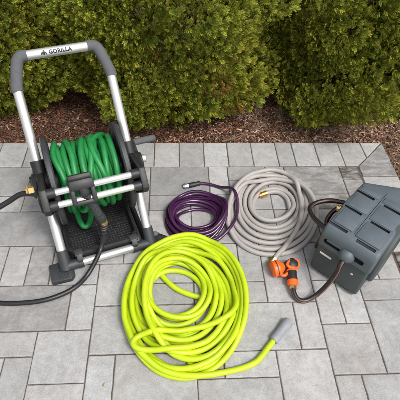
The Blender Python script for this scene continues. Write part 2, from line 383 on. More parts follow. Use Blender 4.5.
# ------------------------------------------------------------------ bark mulch
def build_mulch():
    n = 64000; r = RNG
    X = r.uniform(-9, 27, n); Y = EDGE_Y + .06 + np.abs(r.uniform(0, 1, n)) ** 1.15 * 11
    k = r.random(n) < .14; X[k] = r.uniform(EDGE_X + .08, 24, k.sum()); Y[k] = r.uniform(2, EDGE_Y, k.sum())
    needle = (r.random(n) < np.clip(.12 + (X - 7) * .03, .1, .55))
    L = np.where(needle, r.uniform(.2, .55, n), r.uniform(.05, .25, n) * r.choice([1, 1, 1, 1.6], n)); W = np.where(needle, r.uniform(.012, .024, n), L * r.uniform(.18, .45, n)); H = np.where(needle, .02, r.uniform(.015, .045, n))
    a = r.uniform(0, 2 * np.pi, n); tl = r.normal(0, .22, n); rl = r.normal(0, .3, n)
    ex = np.stack([np.cos(a) * np.cos(tl), np.sin(a) * np.cos(tl), np.sin(tl)], 1); s = np.stack([-np.sin(a), np.cos(a), 0 * a], 1)
    ez = np.cross(ex, s); ey = s * np.cos(rl)[:, None] + ez * np.sin(rl)[:, None]; ez = np.cross(ex, ey)
    keep_ = r.random(n) > .45 * np.clip((X - 6) / 6, 0, 1); Y = np.where(keep_, Y, 60)
    Z = soil_z(X, Y) + .03 + r.uniform(0, .10, n)
    C = np.stack([X, Y, Z], 1)
    cs = np.array([(-1, -1, -1), (1, -.6, -1), (1, .8, -1), (-1, 1, -1), (-.9, -.9, 1), (.85, -.6, 1), (.9, .7, 1), (-.85, .8, 1)], float) / 2
    V = (C[:, None] + cs[None, :, :1] * L[:, None, None] * ex[:, None] + cs[None, :, 1:2] * W[:, None, None] * ey[:, None] + cs[None, :, 2:] * H[:, None, None] * ez[:, None])
    fq = np.array([(0, 3, 2, 1), (4, 5, 6, 7), (0, 1, 5, 4), (1, 2, 6, 5), (2, 3, 7, 6), (3, 0, 4, 7)])
    Fq = (np.arange(n)[:, None, None] * 8 + fq[None]).reshape(-1, 4)
    pal = np.array([(.105, .048, .030), (.068, .034, .023), (.165, .072, .040), (.042, .024, .018), (.24, .14, .085), (.15, .085, .058), (.40, .29, .21), (.34, .25, .20)])
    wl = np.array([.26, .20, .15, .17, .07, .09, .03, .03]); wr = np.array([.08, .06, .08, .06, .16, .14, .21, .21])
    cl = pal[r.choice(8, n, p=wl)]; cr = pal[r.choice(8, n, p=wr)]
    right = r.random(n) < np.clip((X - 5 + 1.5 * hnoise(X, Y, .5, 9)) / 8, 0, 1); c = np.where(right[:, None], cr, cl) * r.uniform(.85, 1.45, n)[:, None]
    c = np.where(needle[:, None], np.array([(.25, .135, .07)]) * r.uniform(.5, 1.4, n)[:, None], c)
    T = np.repeat(np.concatenate([c, np.ones((n, 1))], 1), 8, axis=0)
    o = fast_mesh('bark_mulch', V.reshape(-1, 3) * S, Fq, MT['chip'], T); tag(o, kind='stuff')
def fast_mesh(name, V, F, mat, tint=None, link=True):
    me = bpy.data.meshes.new(name); nf = len(F); k = F.shape[1]
    me.vertices.add(len(V)); me.vertices.foreach_set('co', np.ascontiguousarray(V, dtype=np.float32).ravel())
    me.loops.add(nf * k); me.loops.foreach_set('vertex_index', np.ascontiguousarray(F, dtype=np.int32).ravel())
    me.polygons.add(nf); me.polygons.foreach_set('loop_start', np.arange(nf, dtype=np.int32) * k)
    me.materials.append(mat); me.update(calc_edges=True)
    if tint is not None:
        at = me.attributes.new('tint', 'FLOAT_COLOR', 'POINT'); at.data.foreach_set('color', np.ascontiguousarray(tint, dtype=np.float32).ravel())
    me.validate()
    if not link: return me
    o = bpy.data.objects.new(name, me); COL.objects.link(o); return o
build_mulch()

# ------------------------------------------------------------------ arborvitae shrubs (metres here)
def spray_template(seed):
    r = random.Random(seed); V = []; T = []; F = []
    def kite(p, a, L, wd, t0, t1):
        d = np.array([math.cos(a), math.sin(a)]); nn = np.array([-d[1], d[0]]); b = len(V)
        for q, t in ((p, t0), (p + d * L * .55 + nn * wd, (t0 + t1) / 2), (p + d * L, t1), (p + d * L * .55 - nn * wd, (t0 + t1) / 2)): V.append(q); T.append(t)
        F.append((b, b + 1, b + 2, b + 3))
    kite(np.array([0., 0.]), 0, 1.0, .035, 0, .9)
    for i in range(4):
        x = .14 + .2 * i; L = (.56 - .08 * i) * r.uniform(.8, 1.2)
        for sgn in (-1, 1):
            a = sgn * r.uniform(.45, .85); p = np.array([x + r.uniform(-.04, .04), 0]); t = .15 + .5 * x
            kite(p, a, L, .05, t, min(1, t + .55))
            pp = p + .5 * L * np.array([math.cos(a), math.sin(a)]); kite(pp, a - sgn * r.uniform(.5, .85), L * .5, .046, t + .2, min(1, t + .55))
    V = np.array(V); x, y = V[:, 0], V[:, 1]
    z = -.22 * x ** 2 + .10 * np.sin(5 * y + r.uniform(0, 6)) * x + .06 * np.sin(7 * x + r.uniform(0, 6))
    return np.column_stack([V, z]), np.array(T), np.array(F)
TEMPL = [spray_template(s) for s in range(6)]
def profile(z, H, Rm):
    u = z / H
    return Rm * np.interp(u, [0, .06, .16, .30, .45, .62, .8, .92, 1.0], [.52, .70, .88, .99, 1.0, .90, .66, .38, .05])
def foliage_mesh(name, seed, H, Rm, clumps, per, dead=0):
    r = np.random.default_rng(seed); pos = []; dirs = []; nrm = []; sz = []; hue = []; dd = []
    cz = []
    lump = [(r.uniform(0, 2 * np.pi), r.uniform(.1, H * .95), r.uniform(.06, .13), r.uniform(-.15, .19)) for _ in range(130)]
    def surf(ph, z):
        rad = profile(z, H, Rm)
        for a, zz, s, am in lump:
            d = np.angle(np.exp(1j * (ph - a))) * Rm; rad = rad + am * Rm * np.exp(-(d * d + (z - zz) ** 2) / (2 * s * s))
        return rad
    tries = 0
    while len(cz) < clumps and tries < clumps * 40:
        tries += 1
        ph = r.uniform(0, 2 * np.pi); z = H * r.uniform(.035, 1) ** 1.05
        if r.random() > profile(z, H, 1) + .1: continue
        q = np.array([np.cos(ph) * surf(ph, z), np.sin(ph) * surf(ph, z), z])
        if cz and min(((np.array([c[0] for c in cz]) - q) ** 2).sum(1)) < .06 ** 2: continue
        cz.append((q, ph))
    for q, ph in cz:
        nz = .25 + .5 * (q[2] / H); n = unit(np.array([np.cos(ph), np.sin(ph), nz * r.uniform(.5, 1.4)])); s = r.uniform(.07, .14); h0 = r.uniform(0, 1)
        c = q - n * s * r.uniform(.55, 1.2); kd = r.random() < dead
        for _ in range(per):
            v = unit(r.normal(0, 1, 3)); d = unit(n * .62 + v * .9 + np.array([0, 0, .26]))
            if d @ n < .05: continue
            t = unit(np.cross(d, np.array([0, 0, 1.])) + r.normal(0, .55, 3)); t = unit(t - d * (d @ t))
            pos.append(c + v * s * .62 + n * s * .25); dirs.append(d); nrm.append(t); sz.append(s * r.uniform(.21, .43)); hue.append(np.clip(h0 * .6 + r.uniform(-.15, .45), 0, 1)); dd.append(1. if kd or r.random() < .004 else 0.)
    # inner sprays close the view into the crown
    for _ in range(clumps * 11):
        ph = r.uniform(0, 2 * np.pi); z = H * r.uniform(.05, .97); rad = profile(z, H, Rm) * r.uniform(.5, .88); d = unit(np.array([np.cos(ph), np.sin(ph), r.uniform(-.1, .9)]) + r.normal(0, .3, 3))
        t = unit(np.cross(d, [0, 0, 1.]) + r.normal(0, .6, 3)); pos.append(np.array([np.cos(ph) * rad, np.sin(ph) * rad, z])); dirs.append(d); nrm.append(unit(t - d * (d @ t))); sz.append(r.uniform(.045, .08)); hue.append(r.uniform(0, .5)); dd.append(1. if r.random() < .05 else 0.)
    pos, dirs, nrm, sz, hue, dd = map(np.array, (pos, dirs, nrm, sz, hue, dd)); bi = np.cross(nrm, dirs); which = r.integers(0, 6, len(pos)); VV, FF, TT = [], [], []; off = 0
    for k, (tv, tt, tf) in enumerate(TEMPL):
        i = np.where(which == k)[0]; m = len(i)
        v = pos[i][:, None] + sz[i][:, None, None] * (tv[None, :, :1] * dirs[i][:, None] + tv[None, :, 1:2] * .82 * bi[i][:, None] + tv[None, :, 2:] * nrm[i][:, None] - np.array([0, 0, .05]) * (tv[None, :, :1] ** 2))
        v[..., 2] = np.maximum(v[..., 2], .012)
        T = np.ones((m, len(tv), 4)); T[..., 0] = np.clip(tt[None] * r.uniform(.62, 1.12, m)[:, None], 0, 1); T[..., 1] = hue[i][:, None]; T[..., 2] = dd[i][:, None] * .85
        VV.append(v.reshape(-1, 3)); TT.append(T.reshape(-1, 4)); FF.append((np.arange(m)[:, None, None] * len(tv) + tf[None]).reshape(-1, 4) + off); off += m * len(tv)
    return fast_mesh(name, np.concatenate(VV), np.concatenate(FF), MT['leaf'], np.concatenate(TT), link=False)
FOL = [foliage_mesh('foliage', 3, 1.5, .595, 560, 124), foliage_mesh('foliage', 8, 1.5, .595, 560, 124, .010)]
def trunk_mesh(seed, H=1.3):
    r = random.Random(seed); b = MB()
    for k in range(3):
        a = r.uniform(0, 6.28); p = [np.array([.12 * math.cos(a + k * 2), .12 * math.sin(a + k * 2), -.6])]
        for i in range(6): p.append(np.array([(.1 + .14 * i) * .6 * math.cos(a + k * 2.1) + r.uniform(-.12, .12), (.1 + .14 * i) * .6 * math.sin(a + k * 2.1) + r.uniform(-.12, .12), .5 + i * H * 1.7]))
        pp = catmull(p, .3); b.tube(pp, np.linspace(.28, .06, len(pp)), 8)
        for i in range(26):
            q = pp[int(len(pp) * r.uniform(.06, .9))]; an = r.uniform(0, 6.28); L = r.uniform(2, 4.6)
            m = [q, q + np.array([math.cos(an), math.sin(an), .25]) * L * .5, q + np.array([math.cos(an + .2), math.sin(an + .2), .5 + r.uniform(-.3, .3)]) * L]
            cc = catmull(m, .3); b.tube(cc, np.linspace(.07, .018, len(cc)), 5)
    return b
def shrub(X, Y, rot, scale, fol, label, sx=1., sz=1.):
    e = empty('arborvitae_shrub', (X, Y, float(soil_z(np.array(X), np.array(Y))))); tag(e, label, 'shrub', 'evergreen shrubs along the mulch bed')
    f = bpy.data.objects.new('foliage', FOL[fol]); COL.objects.link(f); f.parent = e
    if sx != 1.1: f.scale = (1, 1, 1)
    t = trunk_mesh(int(X * 10) + 50).build('trunk', MT['bark'], None); t.parent = e; t.location = (0, 0, 0)
    e.rotation_euler = (0, 0, rot); e.scale = (scale * sx, scale * sx, scale * sz); return e
shrub(-5.4, 18.9, .4, 1.0, 0, 'green arborvitae shrub behind the hose reel cart handle, at the left edge')
shrub(4.75, 18.35, 2.3, 1.0, 1, 'broad arborvitae shrub in the middle, behind the purple hose coil')
shrub(15.2, 18.9, 4.2, .96, 0, 'arborvitae shrub behind the pale hose coil, right of the bare mulch gap')
shrub(19.6, 17.3, 5.3, .46, 1, 'low young arborvitae shrub with dry sprigs, behind the dark reel box', 1.1)
shrub(24.0, 20.9, 1.1, 1.0, 0, 'arborvitae shrub at the far right edge, behind the low young one')

# ------------------------------------------------------------------ hose reel cart
CX, CY, CPSI, TH = 2.43, 5.25, .327, .679
ca, sa = math.cos(CPSI), math.sin(CPSI); sth, cth = math.sin(TH), math.cos(TH)
def W(a, b, z): return np.array([CX + ca * a - sa * b, CY + sa * a + ca * b, z])
def fr(a, s, d=0.): return W(a, sth * s - cth * d, .35 + cth * s + sth * d)      # point on the leaning frame, d in front of it
AX = np.array([ca, sa, 0]); BX = np.array([-sa, ca, 0]); UZ = np.array([0, 0, 1.]); SX = sth * BX + cth * UZ; DX = -cth * BX + sth * UZ
HWID = 1.83; RD = 1.95
cart = empty('hose_reel_cart', (CX, CY, 0)); tag(cart, 'leaning aluminium hose reel cart with grey handle and black perforated tray', 'hose reel cart')
for s in (-1, 1):
    a = s * HWID
    b = MB(); b.tube([fr(a, .5), fr(a, 3.5), fr(a, 7.46)], .185, 20); b.build('side_tube', MT['alu'], cart)
    # soft grip that turns the tube into the narrower handle bar
    hx = s * 1.53
    pts = [fr(a, 7.2), fr(a, 7.35), fr(a - s * .10, 7.75), fr(a - s * .2, 8.1), fr(a - s * .31, 8.36), fr(a - s * .46, 8.46), fr(a - s * .6, 8.47), fr(a - s * .68, 8.47)]
    pp = resample(catmull(pts, .05), .06); b = MB(); b.tube(pp, .222 + .003 * np.sin(np.arange(len(pp)) * .45), 20); b.build('handle_grip', MT['foam'], cart)
b = MB(); b.tube([fr(-1.25, 8.47), fr(0, 8.47), fr(1.25, 8.47)], .185, 48); bar = b.build('handle_bar', MT['alu'], cart)
b = MB(); b.tube([W(-1.55, 0, .35), W(1.55, 0, .35)], .17, 20); b.build('cross_bar', MT['alu'], cart)
for s_, a0, a1 in ((3.30, -1.6, 1.6), (2.83, -1.6, 1.6)):
    b = MB(); b.tube([fr(a0, s_, RD), fr(a1, s_, RD)], .13, 18); b.build('guide_rail', MT['alu'], cart)
# lettering on the handle bar, wrapped round the tube
def wrap_text():
    cv = bpy.data.curves.new('lettering', 'FONT'); cv.body = 'GORILLA'; cv.size = .195; cv.align_x = 'LEFT'; cv.align_y = 'CENTER'; cv.space_character = 1.12; cv.offset = .012; cv.extrude = 0
    o = bpy.data.objects.new('t', cv); COL.objects.link(o); bpy.context.view_layer.update()
    me = bpy.data.meshes.new_from_object(o.evaluated_get(bpy.context.evaluated_depsgraph_get())); bpy.data.objects.remove(o)
    bm = bmesh.new(); bm.from_mesh(me)
    for yy in np.linspace(-.09, .09, 13): bmesh.ops.bisect_plane(bm, geom=bm.verts[:] + bm.edges[:] + bm.faces[:], plane_co=(0, float(yy), 0), plane_no=(0, 1, 0))
    bm.verts.index_update(); V = [np.array(v.co) for v in bm.verts]; F = [[v.index for v in f.verts] for f in bm.faces]; bm.free()
    w_ = max(v[0] for v in V); n0 = len(V)
    # seated ape silhouette left of the word
    ic = [(-.155, -.095), (-.135, .0), (-.10, .05), (-.06, .06), (-.045, .105), (-.005, .125), (.035, .10), (.045, .05), (.08, .045), (.11, .0), (.135, -.095), (.075, -.095), (.065, -.035), (.03, -.05), (.035, -.095), (-.045, -.095), (-.045, -.05), (-.085, -.035), (-.095, -.095)]
    from mathutils.geometry import tessellate_polygon
    tri = tessellate_polygon([[Vector((x, y, 0)) for x, y in ic]])
    V += [np.array([.8 * x - .18, .8 * y, 0]) for x, y in ic]; F += [[n0 + i for i in t] for t in tri]
    c = fr(0, 8.47); dirc = unit(np.array(CAM_LOC) - c); dirc = unit(dirc - AX * (AX @ dirc)); tang = unit(np.cross(dirc, AX)); off = -(w_ - .3) / 2 - .05
    k = 1.0; out = []
    for v in V:
        th = v[1] * k / .185; out.append(c + AX * (v[0] * k + off) + (.1885) * (dirc * math.cos(th) + tang * math.sin(th)))
    b = MB(); b.add(out, F); return b
lt = wrap_text().build('lettering', MT['ink'], None, smooth=None); lt.parent = bar; lt.location = -Vector(bar.matrix_basis.translation) - Vector((CX * S, CY * S, 0))
# corner joints, feet
for s in (-1, 1):
    a = s * HWID; b = MB()
    b.tube([fr(a, -.12), fr(a, .72)], [.255, .225], 18)
    b.tube([W(a, 0, .35), W(a - s * .62, 0, .35)], [.24, .205], 18)
    b.tube([W(a - s * .57, 0, .35), W(a - s * .63, 0, .35)], .23, 18)
    b.build('corner_joint', MT['char'], cart)
    b = MB(); M = frame(W(a + s * .18, -.12, 0), AX, BX, UZ)
    b.prism([(-.5, -.42), (.30, -.48), (.46, -.3), (.46, .36), (.3, .5), (-.5, .5)], M, .01, .26, .06)
    for q in range(4): b.boxm(lambda v, q=q: M(v + np.array([.02 + q * .11 - .16, -.02, .27])), (.05, .78, .05), .015)
    b.build('foot', MT['char'], cart)
# perforated tray
def tray():
    b = MB(); a0, a1, b0, b1, zf, zt = -1.52, 1.30, .28, 4.3, .42, .82
    nx, ny = 24, 30; dx = (a1 - a0) / nx; dy = (b1 - b0) / ny
    for i in range(nx):
        for j in range(ny):
            x0 = a0 + i * dx; y0 = b0 + j * dy; solid = i in (0, nx - 1) or j in (0, ny - 1) or j == ny // 2 - 6
            if solid: b.add([W(x0, y0, zf), W(x0 + dx, y0, zf), W(x0 + dx, y0 + dy, zf), W(x0, y0 + dy, zf)], [(0, 1, 2, 3)]); continue
            hx, hy = dx * .27, dy * .30; sh = dy * .0; cxx, cyy = x0 + dx / 2, y0 + dy / 2 + sh; o = [(x0, y0), (x0 + dx, y0), (x0 + dx, y0 + dy), (x0, y0 + dy)]; q = [(cxx - hx, cyy - hy), (cxx + hx, cyy - hy), (cxx + hx, cyy + hy), (cxx - hx, cyy + hy)]
            v = [W(x, y, zf) for x, y in o] + [W(x, y, zf) for x, y in q] + [W(x, y, zf - .05) for x, y in q]
            b.add(v, [(0, 1, 5, 4), (1, 2, 6, 5), (2, 3, 7, 6), (3, 0, 4, 7)] + [(4 + k, 4 + (k + 1) % 4, 8 + (k + 1) % 4, 8 + k) for k in range(4)])
    b2 = MB(); t = .07; ch = .28
    ou = [(a0 - t + ch, b0 - t), (a1 + t - ch, b0 - t), (a1 + t, b0 - t + ch), (a1 + t, b1 + t), (a0 - t, b1 + t), (a0 - t, b0 - t + ch)]
    inn = [(a0 + ch, b0), (a1 - ch, b0), (a1, b0 + ch), (a1, b1), (a0, b1), (a0, b0 + ch)]; n = 6
    sp = .05; ou2 = [(x * 1.0 + (sp if x > 0 else -sp) * .6, y + (-sp if y < 1 else sp)) for x, y in ou]
    v = [W(*p, .12) for p in ou] + [W(*p, zt - .06) for p in ou2] + [W(*p, zt) for p in ou2] + [W(*p, zt) for p in inn] + [W(*p, zf - .02) for p in inn]
    f = [(r_ * n + k, r_ * n + (k + 1) % n, (r_ + 1) * n + (k + 1) % n, (r_ + 1) * n + k) for r_ in range(4) for k in range(n)]
    b2.add(v, f); return b, b2
t1, t2 = tray(); tr = t2.build('tray', MT['blk'], cart); fl = t1.build('perforated_floor', MT['blk'], None, smooth=None); fl.parent = tr; fl.location = (-CX * S, -CY * S, 0)
for a in (-1.2, 1.14):
    b = MB(); M = frame(W(a, 0, 0), AX, BX, UZ)
    b.boxm(lambda v: M(v + np.array([0, .1, .62])), (.16, .34, .1), .03)
    for p0, p1, wd in ((W(a, .30, .80), W(a, .06, .76), .34), (W(a, .08, .78), W(a, -.10, .60), .24), (W(a, -.09, .64), W(a, -.10, .36), .2)):
        dv = unit(p1 - p0); b.boxm(frame((p0 + p1) / 2, AX, dv, np.cross(AX, dv)), (wd, np.linalg.norm(p1 - p0) + .06, .11), .03)
    b.tube([W(a - .1, 0, .35), W(a + .1, 0, .35)], .235, 18); b.build('tray_bracket', MT['char'], cart)
# base rails run back to the rear bar
for s in (-1, 1):
    b = MB(); b.tube([W(s * 1.66, .1, .30), W(s * 1.6, 4.6, .30)], .13, 12); b.build('base_rail', MT['blk'], cart)
b = MB(); b.tube([W(-1.7, 4.55, .28), W(1.7, 4.55, .28)], .24, 16); b.build('rear_bar', MT['blk'], cart)
# joint plates that carry axle and guide rails
for s in (-1, 1):
    a = s * HWID; M = frame(fr(a, 0, 0), SX, DX, AX)
    b = MB(); b.tube([fr(a, 2.35), fr(a, 4.45)], .26, 18); b.tube([fr(a, 4.3), fr(a, 4.5)], .275, 18)
    b.prism([(2.25, -.2), (4.2, -.28), (4.0, .25), (3.62, 1.7), (3.5, 2.14), (2.68, 2.2), (2.5, 1.85)], M, -.13, .13, .05)
    b.tube([fr(a - s * .42, 3.30, RD), fr(a + .0, 3.30, RD)], .19, 16); b.tube([fr(a - s * .42, 2.83, RD), fr(a, 2.83, RD)], .19, 16)
    b.lathe(fr(a + s * .12, 3.1, .9), AX * s, [(0, .2), (.12, .19), (.16, .1)], 16)
    b.lathe(W(a - .24, 2.24, 3.13), AX, [(-.2, .36), (0, .42), (.48, .42), (.68, .36)], 20)
    jp = b.build('joint_plate', MT['blk'], cart)
    sc_ = MB(); sc_.lathe(fr(a + s * .28, 3.1, .9), AX * s, [(-.02, .08), (.02, .07)], 12); q = sc_.build('screw', MT['chrome'], None); q.parent = jp; q.location = (-CX * S, -CY * S, 0)
    b = MB(); b.boxm(frame(W(a + s * .27, 2.05, 2.8), AX, BX, UZ), (.16, .9, 1.5), .06); b.build('back_plate', MT['blk'], cart)
# reel
AB, AZ = 2.24, 3.13
for s in (-1, 1):
    a = s * 1.38; b = MB(); o = W(a, AB, AZ)
    b.lathe(o, AX * s, [(-.05, .55), (-.05, 1.58), (-.10, 1.62), (-.10, 1.76), (-.05, 1.82), (.10, 1.82), (.14, 1.76), (.14, 1.6), (.06, 1.56), (.06, .62), (.16, .55), (.16, .3)], 64)
    for k in range(12):
        an = k * math.pi / 6; u = math.cos(an) * BX + math.sin(an) * UZ; v_ = -math.sin(an) * BX + math.cos(an) * UZ
        b.boxm(frame(o + AX * s * .07 + u * 1.08, AX * s, u, v_), (.1, .98, .06), .02)
        b.boxm(frame(o - AX * s * .06 + u * 1.1, AX * s, u, v_), (.05, .9, .16), .02)
    b.build('reel_flange', MT['char'], cart)
b = MB(); b.lathe(W(-1.36, AB, AZ), AX, [(0, .64), (2.72, .64)], 40); b.build('drum', MT['blk'], cart)
# crank on the right
CKH = (2.36, 3.13)
b = MB(); hub = W(1.95, *CKH); b.lathe(hub, AX, [(0, .17), (.5, .17), (.52, .14)], 20); b.build('axle', MT['alu'], cart)
ub = unit(.98 * BX + .15 * UZ); e0 = W(2.16, *CKH); e1 = e0 + ub * .98
b = MB(); b.prism([(-.16, -.1), (-.02, -.15), (1.05, -.10), (1.1, 0), (1.05, .10), (-.02, .15), (-.16, .1)], frame(e0, ub, unit(np.cross(AX, ub)), AX), -.06, .08, .03)
ck = b.build('crank_arm', MT['char'], cart)
b = MB(); gp = [(0, .12), (.05, .16)] + sum([[(.1 + .12 * k, .155), (.16 + .12 * k, .138)] for k in range(7)], []) + [(.94, .165), (.98, .13)]
b.lathe(e1 + AX * .04, AX, gp, 18); q = b.build('crank_grip', MT['foam'], None); q.parent = ck; q.location = (-CX * S, -CY * S, 0)
# brass inlet on the left
b = MB(); inl = W(-2.1, AB - .25, AZ + .06); b.lathe(inl, -AX, [(-.1, .16), (.04, .16), (.06, .21), (.30, .21), (.33, .18), (.40, .17), (.42, .12)], 6); b.build('inlet_fitting', MT['brass'], cart)
# hose guide
gm = lambda a_, s_, d_: frame(fr(a_, s_, d_), AX, SX, DX)
b = MB(); b.boxm(gm(-.46, 3.40, 2.10), (.92, .40, .36), .1); b.boxm(gm(-.46, 3.66, 1.98), (.88, .25, .3), .08)
for a_ in (-.83, -.09): b.boxm(gm(a_, 3.04, 2.06), (.18, .75, .34), .06)
b.boxm(gm(-.46, 2.72, 2.04), (.9, .17, .32), .06); b.build('hose_guide', MT['blk'], cart)

# ------------------------------------------------------------------ green hose on the reel
def green_hose():
    r = np.random.default_rng(5); pts = []; rad = .118
    def lay(R0, a0, a1, turns, wob, th0, rw=.0):
        n = int(turns * 44); ph = r.uniform(0, 6.28, 4)
        for k in range(n):
            u = k / n; th = th0 + 2 * np.pi * turns * u
            a = a0 + (a1 - a0) * u + wob * (np.sin(th + ph[0]) + .6 * np.sin(2.3 * th + ph[1])) * (1 if 0.05 < u < .95 else .2)
            Rr = R0 + rw * (.5 + .5 * np.sin(.37 * th + ph[2])) + rw * .6 * np.sin(1.0 * th + ph[3])
            a = np.clip(a, -1.2, 1.2); pts.append(W(a, AB + Rr * np.cos(th), AZ + Rr * np.sin(th)))
        return th0 + 2 * np.pi * turns
    t = lay(.76, -1.18, 1.18, 10, 0, 0)
    t = lay(.95, 1.18, -1.18, 10, 0, t)
    t = lay(1.13, -1.16, 1.14, 8, .05, t, .02)
    t = lay(1.28, 1.14, -1.14, 8, .09, t, .03)
    t = lay(1.40, -1.1, 1.0, 4.2, .18, t, .02)
    n0 = int(t / (2 * np.pi))
    p = catmull(np.array(pts[::4] + [W(.4, AB + .3, AZ + 1.36), W(.1, AB - .8, AZ + 1.15), W(-.2, AB - 1.38, AZ + .3), W(-.5, AB - 1.5, AZ - .5), P(75, 206, 2.2), P(77.5, 214, 1.6), P(80.5, 222, 1.05), P(85, 227, .82), P(89.5, 222, 1.0), P(91, 211, 1.9), fr(-.36, 2.95, 1.7), fr(-.42, 3.2, 1.85), fr(-.42, 3.15, 2.08)]), .06)
    b = MB(); b.tube(resample(p, .09), rad, 12); return b
gh = green_hose().build('garden_hose', MT['green'], None, origin=(CX, CY, 0)); tag(gh, 'green hose wound thickly round the drum of the reel cart', 'garden hose')
def off_child(mb, name, mat, parent, **kw):
    o = mb.build(name, mat, None, **kw); o.parent = parent; o.location = -Vector(parent.location); return o
e0 = fr(-.42, 3.12, 2.13); e1 = P(103, 221, 2.2)
d = e1 - e0; L = np.linalg.norm(d); pr = [(-.22, .02), (-.19, .13), (-.04, .19)]
for k in range(14): pr += [(.1 + k * (L * .7 / 14), .19), (.1 + (k + .5) * (L * .7 / 14), .17)]
pr += [(L * .78, .18), (L * .8, .2), (L * .95, .19), (L, .14)]
b = MB(); b.lathe(e0, d, pr, 18); off_child(b, 'end_grip', MT['char'], gh)
b = MB(); b.lathe(e1 - unit(d) * .06, d, [(0, .17), (.1, .17), (.1, .15), (.2, .15)], 12); off_child(b, 'coupling', MT['brass'], gh)

# black leader hose joined to it, lying across the paving to the left
q0 = e1 + unit(d) * .1
lp = [q0, P(103.5, 229, 1.55), P(103.8, 238, 1.1), P(101, 248, .75), P(97, 258, .62), P(88, 274, .45), P(78, 285, .2), P(65, 293, .12), P(45, 300, .115), P(22, 303, .115), P(0, 303, .115), P(-25, 298, .115), P(-70, 285, .115)]
p = resample(catmull(lp, .06), .08); b = MB(); b.tube(p, .098, 14); lh = b.build('leader_hose', MT['rub'], None, origin=tuple(P(45, 300)))
tag(lh, 'black rubber hose curving over the front bar of the cart and across the paving', 'hose')
b = MB(); n = 16; pp = p[:n]; cc = resample(pp, .02); rr = .135 + .04 * (np.sin(np.arange(len(cc)) * .55) > 0); b.tube(cc, rr, 14); off_child(b, 'strain_relief', MT['blk'], lh)
b = MB(); b.lathe(q0, p[1] - p[0], [(-.04, .15), (.08, .15)], 6); off_child(b, 'coupling', MT['brass'], lh)
# supply hose from the inlet
i0 = inl - AX * .15 + DX * .05
lp = [W(-1.98, AB - .55, AZ - .05), P(22, 194, 3.0), P(8, 202, 2.75), P(-6, 210, 2.5), P(-30, 222, 1.8), P(-60, 236, .5), P(-90, 240, .14), P(-140, 235, .14)]
b = MB(); b.tube(resample(catmull(lp, .06), .08), .11, 14); ih = b.build('supply_hose', MT['rub'], None, origin=tuple(P(-60, 236)))
tag(ih, 'straight black supply hose leaving the brass inlet of the cart towards the left', 'hose')
b = MB(); b.lathe(lp[0], np.array(lp[1]) - np.array(lp[0]), [(-.05, .17), (.22, .17), (.25, .13)], 8); off_child(b, 'hose_nut', MT['blk'], ih)

# ------------------------------------------------------------------ coiled hoses on the paving
def px_wobble(path, amp, seed, every=13):
    r = np.random.default_rng(seed); n = len(path); k = n // every + 3; c = catmull(r.normal(0, amp, (k, 2)), 1e9)
    m = catmull(r.normal(0, amp, (k, 2)), amp / 12); u = np.linspace(0, len(m) - 1, n); w_ = np.minimum(1, np.minimum(np.arange(n), n - 1 - np.arange(n)) / 8.)
    return [(x + np.interp(q, np.arange(len(m)), m[:, 0]) * t, y + np.interp(q, np.arange(len(m)), m[:, 1]) * t) for (x, y), q, t in zip(path, u, w_)]
def hose_xy(pts, step): return resample(catmull(px_path(pts, .2), .05), step)
# grey: spiral from inside out
GE = [(255, 190, 291, 219), (253, 188, 293, 221), (247, 179, 297, 226), (243, 176, 303, 231), (239, 174, 307, 236), (234, 173, 312, 242), (230, 176, 314, 247), (227.5, 181, 317, 254), (229, 184, 322, 260)]
gp = [(264.5, 192.8), (270, 191), (276, 190.5), (282, 192.5), (287.5, 198)] + px_wobble(spiral_px(GE[:-1], -.1, 1, 36, .5), .8, 2)[2:]
gp2 = [(229.5, 205), (237, 190), (250, 179), (268, 173.5), (285, 177), (296, 188), (301, 203), (300.5, 218), (296, 231), (286, 246), (279, 253.5), (273.5, 259.5)]
gxy = hose_xy(gp + gp2, .06); gray = drape(gxy, .112, 2.0)
b = MB(); b.tube(gray, .112, 14); g1 = b.build('garden_hose', MT['grey'], None, origin=tuple(P(272, 215))); tag(g1, 'pale taupe hose coiled in wide loops beside the dark reel box', 'garden hose', 'hoses coiled on the paving')
def end_fit(path, at, r0, prof, name, mat, parent, n=14):
    p0, p1 = (path[0], path[2]) if at == 0 else (path[-1], path[-3])
    b = MB(); b.lathe(p0, np.array(p0) - np.array(p1), prof, n); return off_child(b, name, mat, parent)
end_fit(gray, 0, .1, [(-.12, .165), (.02, .165), (.02, .15), (.10, .15), (.10, .17), (.2, .17), (.2, .12), (.32, .12)], 'coupling', MT['brass'], g1)
end_fit(gray, 1, .1, [(-.1, .165), (.04, .165), (.04, .14), (.12, .14), (.12, .18), (.3, .18), (.3, .15), (.34, .15)], 'coupling', MT['brass'], g1, 8)
# purple
PE = [(167, 195, 226, 240), (170, 199, 222, 238), (174, 203, 219, 233), (176, 205.5, 217, 230), (177, 206, 216, 229.5), (176, 204, 217, 231), (172, 201, 219, 235), (168, 198, 222, 238), (165.5, 193, 224, 242), (169, 199, 223, 239), (172, 197, 221, 236), (169, 193, 224, 238), (166, 190, 227, 241)]
pp1 = [(159.5, 234.8), (164, 236.5), (169, 239), (178, 241.8), (190, 243)]
spl = px_wobble(spiral_px(PE, 1.45, -1, 34), .9, 4)
tail = [(232, 217), (236, 207), (233, 197), (224, 188), (214, 184), (205, 181.5), (197, 182), (188, 184)]
tail = [(205, 242.5), (218, 238.5), (229.5, 230), (236, 218), (237, 206), (232.5, 195.5), (224, 188), (214.5, 183.8), (205, 182), (197, 182.3), (190, 183.7)]
ppx = pp1 + spl[3:-2] + tail
pxy = hose_xy(ppx, .05); pur = drape(pxy, .076, 7., stiff=2.2, obstacles=np.column_stack([gray, np.full(len(gray), .112)]))
